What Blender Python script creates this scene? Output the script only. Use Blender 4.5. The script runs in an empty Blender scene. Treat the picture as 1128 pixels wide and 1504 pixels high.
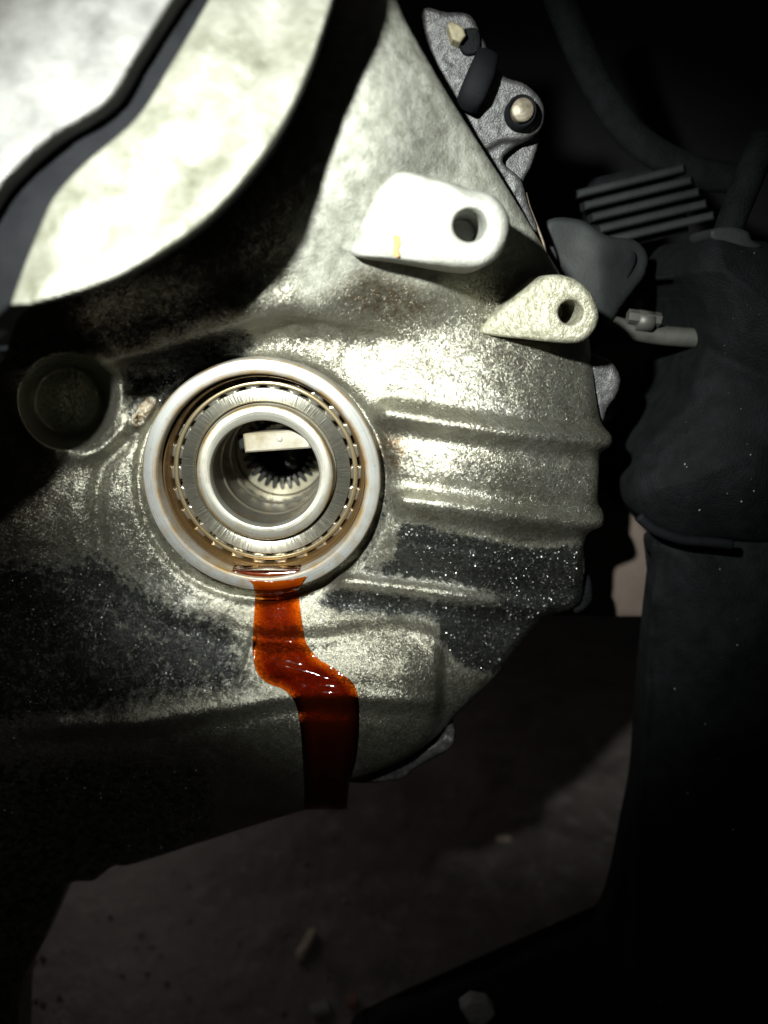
import bpy, math, random
import numpy as np
from mathutils import Vector

random.seed(7)
rng = np.random.default_rng(7)
scn = bpy.context.scene
col = scn.collection
R = math.radians

# ------------------------------------------------------------------ camera, world, torch, exposure
PITCH = R(15.0)                       # camera looks 15 degrees down
HFOV = R(53.0)
KP = 2 * math.tan(HFOV / 2) / 1128.0  # slope of one photograph pixel
CAM = np.array([0.0, 0.0, 0.42])      # camera 42 cm over the workshop floor
FWD = np.array([0.0, math.cos(PITCH), -math.sin(PITCH)])
UP = np.array([0.0, math.sin(PITCH), math.cos(PITCH)])
RIGHT = np.array([1.0, 0.0, 0.0])
Y0 = 0.2833                           # the machined bearing face stands on this plane
S = 0.29 * KP                         # metres per pixel around the bearing

cam_d = bpy.data.cameras.new('camera')
cam = bpy.data.objects.new('camera', cam_d)
col.objects.link(cam)
cam.location = CAM
cam.rotation_euler = (math.pi / 2 - PITCH, 0, 0)
cam_d.sensor_fit = 'HORIZONTAL'
cam_d.sensor_width = 36.0
cam_d.angle = HFOV
cam_d.clip_start = 0.005
cam_d.clip_end = 50
cam_d.dof.use_dof = True
cam_d.dof.focus_distance = 0.292
cam_d.dof.aperture_fstop = 7.0
scn.camera = cam

world = bpy.data.worlds.new('World')
scn.world = world
world.use_nodes = True
bg = world.node_tree.nodes['Background']
bg.inputs[0].default_value = (1.0, 0.95, 0.92, 1)
bg.inputs[1].default_value = 0.010

def camspace(x, y, z):                # metres right, up, back of the camera
    return CAM + RIGHT * x + UP * y - FWD * z

TORCH = camspace(-0.086, 0.078, 0.014)
AIM = CAM + 0.29 * (FWD + RIGHT * (535 - 564) * KP + UP * (752 - 505) * KP)

def spot(name, energy, size, blend, radius, color, aim):
    l = bpy.data.lights.new(name, 'SPOT')
    l.energy = energy
    l.spot_size = R(size)
    l.spot_blend = blend
    l.shadow_soft_size = radius
    l.color = color
    o = bpy.data.objects.new(name, l)
    col.objects.link(o)
    o.location = TORCH
    o.rotation_euler = (Vector(aim) - Vector(TORCH)).to_track_quat('-Z', 'Y').to_euler()
    return o

spot('torch_beam', 15.5, 58, 1.0, 0.0065, (0.97, 1.0, 0.95), AIM)
spot('torch_spill', 0.42, 125, 1.0, 0.0065, (1.0, 0.98, 0.95), AIM)

# unseen fill lamp added behind the case to brighten the dim floor
al = bpy.data.lights.new('floor_fill', 'AREA')
al.energy = 0.17; al.size = 0.2; al.color = (1.0, 0.90, 0.84)
alo = bpy.data.objects.new('floor_fill', al); col.objects.link(alo)
alo.location = (-0.33, 0.76, 0.20)
alo.rotation_euler = (Vector((-0.14, 0.42, 0.0)) - Vector(alo.location)).to_track_quat('-Z', 'Y').to_euler()

scn.view_settings.view_transform = 'Standard'
scn.view_settings.look = 'None'
scn.view_settings.exposure = 0.0
scn.view_settings.gamma = 1.0
scn.cycles.use_denoising = True
scn.cycles.max_bounces = 8
scn.cycles.transparent_max_bounces = 12
scn.cycles.sample_clamp_indirect = 4

# ------------------------------------------------------------------ helpers
def Q(px, py, h):
    """point seen at photograph pixel (px,py), h metres in front of the bearing-face plane"""
    px = np.asarray(px, float); py = np.asarray(py, float); h = np.asarray(h, float)
    a = (752 - py) * KP; b = (px - 564) * KP
    ry = FWD[1] + a * UP[1]
    t = (Y0 - h) / ry
    return np.stack([t * b, t * ry, CAM[2] + t * (FWD[2] + a * UP[2])], -1)

def floor_at(px, py, z=0.0):
    a = (752 - py) * KP; b = (px - 564) * KP
    d = FWD + RIGHT * b + UP * a
    t = (z - CAM[2]) / d[2]
    return CAM + d * t

WLOC = {}
def wloc(o):
    return WLOC.get(o.name, np.zeros(3))

def thing(name, label, cat, loc, group=None):
    o = bpy.data.objects.new(name, None)
    o.empty_display_size = 0.01
    col.objects.link(o)
    o.location = loc
    WLOC[o.name] = np.array(loc, float)
    o['label'] = label; o['category'] = cat
    if group: o['group'] = group
    return o

def mk(name, verts, faces, mat, parent=None, smooth=True, attrs=None, loc=None, sharp=None):
    verts = np.asarray(verts, float)
    if parent is not None:
        base = wloc(parent)
        org = base
    else:
        org = np.array(loc if loc is not None else
                       [verts[:, 0].mean(), verts[:, 1].mean(), verts[:, 2].min()], float)
        base = np.zeros(3)
    me = bpy.data.meshes.new(name)
    me.from_pydata((verts - org).tolist(), [], [list(map(int, f)) for f in faces])
    me.materials.append(mat)
    if smooth:
        me.polygons.foreach_set('use_smooth', [True] * len(me.polygons))
    if attrs:
        for k, v in attrs.items():
            at = me.attributes.new(k, 'FLOAT', 'POINT')
            at.data.foreach_set('value', np.asarray(v, np.float32))
    me.update()
    if sharp is not None:
        me.set_sharp_from_angle(angle=R(sharp))
    o = bpy.data.objects.new(name, me)
    col.objects.link(o)
    if parent is not None:
        o.parent = parent
        WLOC[o.name] = base
    else:
        o.location = org
        WLOC[o.name] = org
    return o

def tag(o, label, cat, group=None, kind=None):
    if label: o['label'] = label
    if cat: o['category'] = cat
    if group: o['group'] = group
    if kind: o['kind'] = kind
    return o

def copy_part(src, parent, rot):
    c = src.copy(); col.objects.link(c); c.parent = parent; c.rotation_euler = rot
    WLOC[c.name] = wloc(src)
    return c

def spline(pts, n=8, closed=True):
    p = np.array(pts, float); m = len(p); out = []
    rngi = range(m) if closed else range(m - 1)
    for i in rngi:
        if closed:
            a, b, c, d = p[i - 1], p[i], p[(i + 1) % m], p[(i + 2) % m]
        else:
            a, b, c, d = p[max(i - 1, 0)], p[i], p[i + 1], p[min(i + 2, m - 1)]
        for k in range(n):
            t = k / n
            out.append(0.5 * (2 * b + (c - a) * t + (2 * a - 5 * b + 4 * c - d) * t * t + (3 * b - a - 3 * c + d) * t ** 3))
    if not closed: out.append(p[-1])
    return np.array(out)

def seg_dist(X, Y, poly, closed=False):
    """distance to a polyline, nearest point and running parameter 0..1"""
    poly = np.asarray(poly, float)
    P0 = poly; P1 = np.roll(poly, -1, 0)
    if not closed: P0, P1 = P0[:-1], P1[:-1]
    L = np.hypot(*(P1 - P0).T); cum = np.concatenate([[0], np.cumsum(L)]); tot = cum[-1]
    best = np.full(X.shape, 1e18); bx = np.zeros(X.shape); by = np.zeros(X.shape); bt = np.zeros(X.shape)
    for i in range(len(P0)):
        d = P1[i] - P0[i]; q = max(d @ d, 1e-12)
        t = np.clip(((X - P0[i, 0]) * d[0] + (Y - P0[i, 1]) * d[1]) / q, 0, 1)
        cx = P0[i, 0] + t * d[0]; cy = P0[i, 1] + t * d[1]
        dd = (X - cx) ** 2 + (Y - cy) ** 2
        m = dd < best
        best[m] = dd[m]; bx[m] = cx[m]; by[m] = cy[m]; bt[m] = ((cum[i] + t * L[i]) / tot)[m]
    return np.sqrt(best), bx, by, bt

def inside(X, Y, poly):
    poly = np.asarray(poly, float); c = np.zeros(X.shape, bool)
    j = len(poly) - 1
    for i in range(len(poly)):
        xi, yi = poly[i]; xj, yj = poly[j]
        if yi != yj:
            m = ((yi > Y) != (yj > Y)) & (X < (xj - xi) * (Y - yi) / (yj - yi) + xi)
            c ^= m
        j = i
    return c

def sdf(X, Y, poly):
    d, bx, by, _ = seg_dist(X, Y, poly, True)
    return np.where(inside(X, Y, poly), d, -d), bx, by

def sstep(a, b, x):
    t = np.clip((x - a) / (b - a), 0, 1)
    return t * t * (3 - 2 * t)

def vnoise(X, Y, scale, seed):
    g = np.random.default_rng(seed).random((256, 256))
    x = X / scale + 1000; y = Y / scale + 1000
    xi = np.floor(x).astype(int); yi = np.floor(y).astype(int)
    fx = x - xi; fy = y - yi
    fx = fx * fx * (3 - 2 * fx); fy = fy * fy * (3 - 2 * fy)
    G = lambda i, j: g[i % 256, j % 256]
    return (G(xi, yi) * (1 - fx) + G(xi + 1, yi) * fx) * (1 - fy) + (G(xi, yi + 1) * (1 - fx) + G(xi + 1, yi + 1) * fx) * fy

def fbm(X, Y, scale, seed, oct=4):
    s = 0; a = 1; tot = 0
    for o in range(oct):
        s = s + a * vnoise(X, Y, scale / 2 ** o, seed + o); tot += a; a *= 0.55
    return s / tot

class TPS:
    def __init__(self, pts):
        p = np.array(pts, float); self.x = p[:, :2] / 100.0; z = p[:, 2]
        n = len(p); K = self.k(self.x[:, None, :] - self.x[None, :, :]) + np.eye(n) * 0.02
        A = np.zeros((n + 3, n + 3)); A[:n, :n] = K; A[:n, n] = 1; A[:n, n + 1:] = self.x
        A[n, :n] = 1; A[n + 1:, :n] = self.x.T
        self.w = np.linalg.solve(A, np.concatenate([z, [0, 0, 0]])); self.n = n
    @staticmethod
    def k(d):
        r2 = (d ** 2).sum(-1)
        return 0.5 * r2 * np.log(r2 + 1e-12)
    def __call__(self, X, Y):
        x = X / 100.0; y = Y / 100.0
        out = self.w[self.n] + self.w[self.n + 1] * x + self.w[self.n + 2] * y
        for i in range(self.n):
            r2 = (x - self.x[i, 0]) ** 2 + (y - self.x[i, 1]) ** 2
            out = out + self.w[i] * 0.5 * r2 * np.log(r2 + 1e-12)
        return out

def relief(poly, hfun, step=4.0, edge=10.0, back=0.04, drop=None, hole=None, closed_back=True):
    """solid body bounded by an outline: front surface hfun(px,py,depth inside outline) in mm, rounded rim,
    side wall running `back` metres away.  returns verts, faces, (px,py,sd) arrays of the front"""
    poly = np.asarray(poly, float)
    x0, y0 = poly.min(0) - step; x1, y1 = poly.max(0) + step
    gx = np.arange(x0, x1 + step, step); gy = np.arange(y0, y1 + step, step)
    X, Y = np.meshgrid(gx, gy)
    sd, bx, by = sdf(X, Y, poly)
    ins = sd > 0
    ny, nx = X.shape
    q = ins[:-1, :-1] | ins[1:, :-1] | ins[:-1, 1:] | ins[1:, 1:]
    if hole is not None:
        hm = hole(X, Y)
        q &= ~(hm[:-1, :-1] & hm[1:, :-1] & hm[:-1, 1:] & hm[1:, 1:])
    X = np.where(ins, X, bx); Y = np.where(ins, Y, by); sd = np.maximum(sd, 0)
    idx = np.arange(ny * nx).reshape(ny, nx)
    f = np.stack([idx[:-1, :-1][q], idx[1:, :-1][q], idx[1:, 1:][q], idx[:-1, 1:][q]], -1)
    used = np.unique(f); remap = -np.ones(ny * nx, int); remap[used] = np.arange(len(used))
    f = remap[f]
    px = X.ravel()[used]; py = Y.ravel()[used]; s = sd.ravel()[used]
    h = hfun(px, py, s)
    if edge > 0:
        e = np.clip(edge - s, 0, edge)
        h = h - (edge - np.sqrt(np.maximum(edge ** 2 - e ** 2, 0))) * S * 1000
    V = Q(px, py, h / 1000.0)
    # boundary edges -> side wall
    E = np.concatenate([f[:, [0, 1]], f[:, [1, 2]], f[:, [2, 3]], f[:, [3, 0]]])
    key = np.sort(E, 1); kk = key[:, 0] * len(used) + key[:, 1]
    u, inv, cnt = np.unique(kk, return_inverse=True, return_counts=True)
    be = E[cnt[inv] == 1]
    if hole is not None:
        onb = s[be].max(1) < step * 0.01
        be = be[onb]
    n = len(V)
    bv = np.unique(be); m2 = -np.ones(n, int); m2[bv] = n + np.arange(len(bv))
    Vb = V[bv].copy(); Vb[:, 1] += back(px[bv], py[bv]) if callable(back) else back
    side = np.stack([be[:, 1], be[:, 0], m2[be[:, 0]], m2[be[:, 1]]], -1)
    faces = f.tolist() + side.tolist()
    V = np.concatenate([V, Vb])
    if closed_back and len(bv):
        c = Vb.mean(0)
        faces += [[m2[a], m2[b], len(V)] for a, b in be]
        V = np.concatenate([V, c[None]])
        px = np.concatenate([px, px[bv], [px.mean()]]); py = np.concatenate([py, py[bv], [py.mean()]])
    else:
        px = np.concatenate([px, px[bv]]); py = np.concatenate([py, py[bv]])
    return V, faces, px, py

def lathe(center, prof, seg=128, a0=0.0, a1=2 * math.pi, wob=None):
    """revolve (radius mm, depth mm into the case) about the Y axis through center"""
    full = abs(a1 - a0 - 2 * math.pi) < 1e-6
    n = seg if full else seg + 1
    ang = a0 + (a1 - a0) * np.arange(n) / seg
    V = []; F = []
    for r, y in prof:
        rr = r / 1000.0
        V.append(np.stack([center[0] + rr * np.cos(ang), np.full(n, center[1] + y / 1000.0), center[2] + rr * np.sin(ang)], -1))
    V = np.concatenate(V)
    for i in range(len(prof) - 1):
        for j in range(seg):
            k = (j + 1) % n
            F.append([i * n + j, i * n + k, (i + 1) * n + k, (i + 1) * n + j])
    return V, F

def tube(path, rad, seg=12, flat=1.0, cap=True):
    path = np.asarray(path, float); n = len(path)
    rad = np.broadcast_to(np.asarray(rad, float), (n,))
    T = np.gradient(path, axis=0); T /= np.linalg.norm(T, axis=1)[:, None]
    ref = np.array([0, 1.0, 0]); V = []
    for i in range(n):
        u = np.cross(T[i], ref); u /= np.linalg.norm(u) + 1e-9
        w = np.cross(u, T[i])
        for k in range(seg):
            a = 2 * math.pi * k / seg
            V.append(path[i] + rad[i] * (math.cos(a) * u + flat * math.sin(a) * w))
    F = []
    for i in range(n - 1):
        for k in range(seg):
            l = (k + 1) % seg
            F.append([i * seg + k, i * seg + l, (i + 1) * seg + l, (i + 1) * seg + k])
    if cap:
        F.append(list(range(seg))[::-1]); F.append([(n - 1) * seg + k for k in range(seg)])
    return np.array(V), F

def cyl_between(a, b, r, seg=24, r2=None):
    return tube(np.array([np.asarray(a) + (np.asarray(b) - np.asarray(a)) * t for t in (0, 0.02, 0.98, 1)]),
                np.array([r * 0.88, r, r if r2 is None else r2, (r if r2 is None else r2) * 0.88]), seg)

def merge(parts):
    V = []; F = []; n = 0
    for v, f in parts:
        V.append(np.asarray(v)); F += [[i + n for i in q] for q in f]; n += len(v)
    return np.concatenate(V), F

# ------------------------------------------------------------------ materials
class NT:
    def __init__(self, name):
        self.m = bpy.data.materials.new(name); self.m.use_nodes = True
        self.t = self.m.node_tree; self.b = self.t.nodes['Principled BSDF']
        self.out = self.t.nodes['Material Output']
        self.co = self.t.nodes.new('ShaderNodeTexCoord').outputs['Object']
    def n(self, kind, **kw):
        o = self.t.nodes.new(kind)
        for k, v in kw.items(): setattr(o, k, v)
        return o
    def link(self, a, b): self.t.links.new(a, b)
    def noise(self, scale, detail=4, rough=0.55, vec=None, dist=0.0):
        o = self.n('ShaderNodeTexNoise'); o.inputs['Scale'].default_value = scale
        o.inputs['Detail'].default_value = detail; o.inputs['Roughness'].default_value = rough
        o.inputs['Distortion'].default_value = dist
        self.link(vec or self.co, o.inputs['Vector']); return o.outputs['Fac']
    def ramp(self, fac, stops):
        o = self.n('ShaderNodeValToRGB'); e = o.color_ramp.elements
        while len(e) < len(stops): e.new(0.5)
        for x, (p, c) in zip(e, stops):
            x.position = p; x.color = (c if isinstance(c, (tuple, list)) else (c, c, c)) + ((1,) if not isinstance(c, (tuple, list)) or len(c) == 3 else ()) if not isinstance(c, (int, float)) else (c, c, c, 1)
        self.link(fac, o.inputs[0]); return o.outputs[0]
    def mix(self, fac, a, b):
        o = self.n('ShaderNodeMix', data_type='RGBA')
        for s, v in ((o.inputs[0], fac), (o.inputs[6], a), (o.inputs[7], b)):
            if hasattr(v, 'links') or hasattr(v, 'is_output'): self.link(v, s)
            elif isinstance(v, (int, float)): s.default_value = v
            else: s.default_value = (*v, 1)
        return o.outputs[2]
    def math(self, op, a, b=0.0, clamp=False):
        o = self.n('ShaderNodeMath', operation=op, use_clamp=clamp)
        for s, v in ((o.inputs[0], a), (o.inputs[1], b)):
            if isinstance(v, (int, float)): s.default_value = v
            else: self.link(v, s)
        return o.outputs[0]
    def attr(self, name):
        o = self.n('ShaderNodeAttribute'); o.attribute_name = name; return o.outputs['Fac']
    def bump(self, hgt, strength, dist=0.0005, prev=None):
        o = self.n('ShaderNodeBump'); o.inputs['Strength'].default_value = strength
        o.inputs['Distance'].default_value = dist
        self.link(hgt, o.inputs['Height'])
        if prev is not None: self.link(prev, o.inputs['Normal'])
        return o.outputs[0]
    def set(self, key, v):
        s = self.b.inputs[key]
        if isinstance(v, (int, float)): s.default_value = v
        elif isinstance(v, (tuple, list)): s.default_value = (*v, 1) if len(v) == 3 else v
        else: self.link(v, s)

def simple(name, c1, c2, scale, rough, metal=0.0, bscale=1500, bstr=0.3, bdist=0.0004, r2=None, spec=0.5):
    t = NT(name)
    f = t.noise(scale, 5)
    t.set('Base Color', t.ramp(f, [(0.3, c1), (0.7, c2)]))
    t.set('Metallic', metal)
    if r2 is not None: t.set('Roughness', t.ramp(t.noise(scale * 2.3, 3), [(0.35, rough), (0.65, r2)]))
    else: t.set('Roughness', rough)
    t.set('Specular IOR Level', spec)
    t.set('Normal', t.bump(t.noise(bscale, 3), bstr, bdist))
    return t.m

def case_material():
    t = NT('cast_aluminium')
    big = t.noise(38, 5); mid = t.noise(240, 4); fine = t.noise(2300, 2, 0.7); fine2 = t.noise(900, 3, 0.65)
    c = t.ramp(big, [(0.3, (0.25, 0.245, 0.195)), (0.55, (0.36, 0.355, 0.29)), (0.75, (0.46, 0.455, 0.40))])
    c = t.mix(t.ramp(mid, [(0.42, 0.0), (0.75, 0.5)]), c, (0.15, 0.14, 0.10))
    c = t.mix(t.ramp(fine, [(0.50, 0.0), (0.72, 0.6)]), c, (0.09, 0.085, 0.065))
    powder = t.attr('powder')
    c = t.mix(powder, c, t.ramp(mid, [(0.33, (0.17, 0.175, 0.14)), (0.62, (0.32, 0.325, 0.28))]))
    rust = t.math('MULTIPLY', t.attr('rust'), t.ramp(t.noise(420, 5), [(0.36, 0.2), (0.62, 1.0)]))
    c = t.mix(rust, c, (0.10, 0.062, 0.028))
    ga = t.attr('grime_shade')  # oily grime, plus shade painted in at the upper left
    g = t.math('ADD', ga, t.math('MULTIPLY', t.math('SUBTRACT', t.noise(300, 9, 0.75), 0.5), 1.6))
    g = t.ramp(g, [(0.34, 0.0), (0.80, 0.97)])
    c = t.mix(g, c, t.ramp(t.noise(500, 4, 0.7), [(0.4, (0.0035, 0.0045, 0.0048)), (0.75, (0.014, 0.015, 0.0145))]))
    t.set('Base Color', c)
    t.set('Metallic', t.math('MULTIPLY', t.math('SUBTRACT', 1.0, g), t.math('SUBTRACT', 0.85, t.math('MULTIPLY', powder, 0.7))))
    ro = t.mix(powder, (0.34,) * 3, (0.62,) * 3)
    ro = t.mix(g, ro, (0.085,) * 3)
    t.set('Roughness', ro)
    t.set('Specular IOR Level', t.math('SUBTRACT', 0.5, t.math('MULTIPLY', g, 0.1)))
    # cast grains: every grain lies a little differently, so single grains flash
    vo = t.n('ShaderNodeTexVoronoi'); vo.inputs['Scale'].default_value = 1600; t.link(t.co, vo.inputs['Vector'])
    vo2 = t.n('ShaderNodeTexVoronoi'); vo2.inputs['Scale'].default_value = 950; t.link(t.co, vo2.inputs['Vector'])
    def vm(op, a, b):
        o = t.n('ShaderNodeVectorMath', operation=op)
        for sck, v in ((o.inputs[0], a), (o.inputs[1], b)):
            if isinstance(v, tuple): sck.default_value = v
            else: t.link(v, sck)
        return o
    dv = vm('SUBTRACT', t.mix(0.45, vo.outputs['Color'], vo2.outputs['Color']), (0.5, 0.5, 0.5)).outputs[0]
    amt = t.math('ADD', t.math('SUBTRACT', 0.50, t.math('MULTIPLY', powder, 0.30)), t.math('MULTIPLY', g, 0.30))
    sc = t.n('ShaderNodeVectorMath', operation='SCALE'); t.link(dv, sc.inputs[0]); t.link(amt, sc.inputs['Scale'])
    geo = t.n('ShaderNodeNewGeometry')
    nn = t.n('ShaderNodeVectorMath', operation='NORMALIZE')
    t.link(vm('ADD', geo.outputs['Normal'], sc.outputs[0]).outputs[0], nn.inputs[0])
    b = t.bump(fine2, 0.45, 0.0007, nn.outputs[0])
    b2 = t.bump(fine, 0.5, 0.0005, b)
    t.set('Normal', b2)
    return t.m

def machined(name, base, rough, stain=0.0, radial=False, metal=0.75, aniso=0.0, rims=()):
    """turned steel: fine concentric (or ground radial) tool marks, amber oil stains along given radii"""
    t = NT(name)
    sep = t.n('ShaderNodeSeparateXYZ'); t.link(t.co, sep.inputs[0])
    x, z = sep.outputs[0], sep.outputs[2]
    rad = t.math('SQRT', t.math('ADD', t.math('MULTIPLY', x, x), t.math('MULTIPLY', z, z)))
    ang = t.math('ARCTAN2', z, x)
    com = t.n('ShaderNodeCombineXYZ')
    if radial:
        t.link(t.math('MULTIPLY', ang, 42.0), com.inputs[0]); t.link(t.math('MULTIPLY', rad, 120.0), com.inputs[1])
    else:
        t.link(t.math('MULTIPLY', rad, 2600.0), com.inputs[0]); t.link(t.math('MULTIPLY', ang, 0.7), com.inputs[1])
    lines = t.noise(1.0, 3, 0.6, vec=com.outputs[0])
    c = t.ramp(lines, [(0.3, tuple(v * 0.55 for v in base)), (0.65, base)])
    c = t.mix(t.ramp(t.noise(60, 5, 0.6), [(0.4, 0.0), (0.75, 0.5)]), c, tuple(v * 0.5 for v in base))
    if stain > 0:
        s = t.ramp(t.noise(150, 6, 0.65), [(0.46, 0.0), (0.66, stain * 0.6)])
        low = t.ramp(t.math('ADD', t.math('MULTIPLY', z, -14.0), 0.5), [(0.25, 0.1), (1.0, 1.0)])
        tot = t.math('MULTIPLY', s, low)
        for rm_, w_ in rims:
            d = t.math('ABSOLUTE', t.math('SUBTRACT', rad, rm_ / 1000))
            rim = t.math('SUBTRACT', 1.0, t.math('DIVIDE', d, w_ / 1000), clamp=True)
            rim = t.math('MULTIPLY', rim, t.ramp(t.noise(90, 4, 0.6), [(0.35, 0.15), (0.62, 1.0)]))
            tot = t.math('MAXIMUM', tot, rim)
        c = t.mix(tot, c, (0.20, 0.115, 0.02))
    c = t.mix(t.ramp(t.noise(900, 4), [(0.6, 0.0), (0.78, 0.6)]), c, (0.07, 0.06, 0.045))
    t.set('Base Color', c); t.set('Metallic', metal); t.set('Roughness', t.ramp(lines, [(0.3, rough * 1.3), (0.7, rough * 0.85)]))
    if aniso:
        t.set('Anisotropic', aniso)
        tn = t.n('ShaderNodeTangent', direction_type='RADIAL', axis='Y')
        t.link(tn.outputs[0], t.b.inputs['Tangent'])
        if radial: t.set('Anisotropic Rotation', 0.25)
    t.set('Normal', t.bump(lines, 0.3, 0.0003))
    return t.m

def oil_material(name, thin, thick):
    t = NT(name)
    a = t.attr('thick')
    c = t.mix(a, thin, thick)
    tr = t.n('ShaderNodeBsdfTransparent'); t.link(c, tr.inputs[0])
    gl = t.n('ShaderNodeBsdfGlossy'); gl.inputs['Roughness'].default_value = 0.07
    wn = t.bump(t.noise(70, 2, 0.5), 0.16, 0.0025)
    t.link(wn, gl.inputs['Normal'])
    df = t.n('ShaderNodeBsdfDiffuse'); df.inputs['Color'].default_value = (0.10, 0.012, 0.002, 1)
    m1 = t.n('ShaderNodeMixShader'); t.link(t.math('MULTIPLY', a, 0.22), m1.inputs[0])
    t.link(tr.outputs[0], m1.inputs[1]); t.link(df.outputs[0], m1.inputs[2])
    fr = t.n('ShaderNodeFresnel'); fr.inputs[0].default_value = 1.47; t.link(wn, fr.inputs['Normal'])
    m2 = t.n('ShaderNodeMixShader'); t.link(fr.outputs[0], m2.inputs[0])
    t.link(m1.outputs[0], m2.inputs[1]); t.link(gl.outputs[0], m2.inputs[2])
    t.link(m2.outputs[0], t.out.inputs['Surface'])
    return t.m

M = {}
M['case'] = case_material()
M['powder_metal'] = simple('weathered_pale_alloy', (0.085, 0.085, 0.08), (0.22, 0.22, 0.207), 70, 0.6, 0.1, 900, 0.35, 0.0006)
M['rim_paint'] = simple('pale_mottled_alloy', (0.062, 0.064, 0.040), (0.21, 0.212, 0.178), 75, 0.55, 0.1, 500, 0.4, 0.001)
M['boss'] = simple('pale_cast_boss', (0.20, 0.205, 0.175), (0.36, 0.364, 0.33), 150, 0.55, 0.15, 900, 0.6, 0.0005)
M['boss_grit'] = simple('gritty_cast_boss', (0.17, 0.165, 0.105), (0.46, 0.455, 0.36), 520, 0.45, 0.35, 1100, 0.9, 0.0006)
M['seat'] = machined('machined_bearing_seat', (0.345, 0.355, 0.34), 0.42, stain=0.9, metal=0.35, rims=((39.6, 1.6), (44.6, 0.7)))
M['race'] = machined('oiled_race_steel', (0.24, 0.15, 0.07), 0.25, stain=0.9, metal=0.75)
M['cone'] = machined('ground_race_steel', (0.56, 0.545, 0.45), 0.30, radial=True, stain=0.5, metal=0.95, aniso=0.75)
M['sleeve'] = machined('turned_hub_steel', (0.40, 0.395, 0.34), 0.36, stain=0.8, metal=0.6, aniso=0.6, rims=((26.2, 1.4),))
M['cage'] = machined('cage_steel', (0.45, 0.37, 0.22), 0.28, stain=0.6, metal=0.8)
M['roller'] = simple('polished_roller_steel', (0.45, 0.43, 0.38), (0.6, 0.58, 0.5), 200, 0.16, 0.9, 800, 0.05)
M['bore'] = machined('oily_bore_steel', (0.24, 0.225, 0.18), 0.24, stain=0.9, metal=0.6)
M['dark_steel'] = simple('dark_oily_steel', (0.02, 0.022, 0.024), (0.06, 0.06, 0.055), 150, 0.16, 0.6, 300, 0.2, 0.0008)
M['spline_face'] = simple('spline_face_steel', (0.20, 0.19, 0.14), (0.32, 0.30, 0.22), 150, 0.3, 0.5, 600, 0.15)
M['pin_steel'] = simple('bright_pin_steel', (0.22, 0.18, 0.10), (0.44, 0.42, 0.36), 110, 0.35, 0.3, 600, 0.15)
M['rubber_shade_black'] = simple('rubber_shade_black', (0.003, 0.0035, 0.0045), (0.007, 0.0075, 0.009), 90, 0.75, 0, 700, 0.3, spec=0.12)  # black rubber, and shade put into the cover groove and bracket strip
M['bracket'] = simple('grey_cast_bracket', (0.045, 0.045, 0.046), (0.12, 0.12, 0.12), 500, 0.45, 0.45, 1500, 0.6, 0.0006)
M['tab'] = simple('tan_tab', (0.14, 0.125, 0.07), (0.28, 0.25, 0.16), 300, 0.6, 0, 900, 0.5)
M['pin'] = simple('weathered_pin', (0.10, 0.085, 0.055), (0.24, 0.21, 0.16), 500, 0.5, 0.4, 900, 0.4)
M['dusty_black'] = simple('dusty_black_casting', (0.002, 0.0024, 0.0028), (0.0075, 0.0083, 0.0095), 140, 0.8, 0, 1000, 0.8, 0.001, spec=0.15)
M['grey_green'] = simple('dull_grey_alloy', (0.010, 0.012, 0.012), (0.022, 0.025, 0.0245), 60, 0.65, 0.0, 700, 0.3, spec=0.3)
M['rod'] = simple('dull_rod_steel', (0.05, 0.05, 0.045), (0.09, 0.09, 0.08), 90, 0.5, 0.3, 700, 0.3)
M['brown'] = simple('rusty_brown_sheet', (0.085, 0.060, 0.045), (0.125, 0.102, 0.086), 40, 0.6, 0, 500, 0.3)
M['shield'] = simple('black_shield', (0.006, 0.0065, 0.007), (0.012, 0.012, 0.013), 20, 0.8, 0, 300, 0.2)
M['wire'] = simple('dirty_wire', (0.07, 0.06, 0.045), (0.20, 0.16, 0.11), 300, 0.5, 0.5, 900, 0.3)
M['paint_mark'] = simple('orange_paint', (0.26, 0.105, 0.014), (0.34, 0.16, 0.03), 300, 0.6, 0, 900, 0.1)
M['wood'] = simple('splintered_wood', (0.45, 0.35, 0.26), (0.66, 0.55, 0.45), 300, 0.7, 0, 900, 0.5)
M['redchip'] = simple('reddish_chip', (0.26, 0.12, 0.07), (0.34, 0.18, 0.12), 300, 0.7, 0, 900, 0.5)
M['flake'] = simple('pale_flake', (0.22, 0.22, 0.22), (0.34, 0.34, 0.33), 300, 0.7, 0, 900, 0.5)
M['bead'] = simple('glint_beads', (0.10, 0.10, 0.095), (0.34, 0.34, 0.32), 900, 0.28, 0.9, 900, 0.05)
M['oil'] = oil_material('red_gear_oil', (1.0, 0.42, 0.08), (0.38, 0.022, 0.003))
M['pool'] = oil_material('amber_oil_pool', (1.0, 0.72, 0.35), (0.62, 0.16, 0.03))

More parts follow.
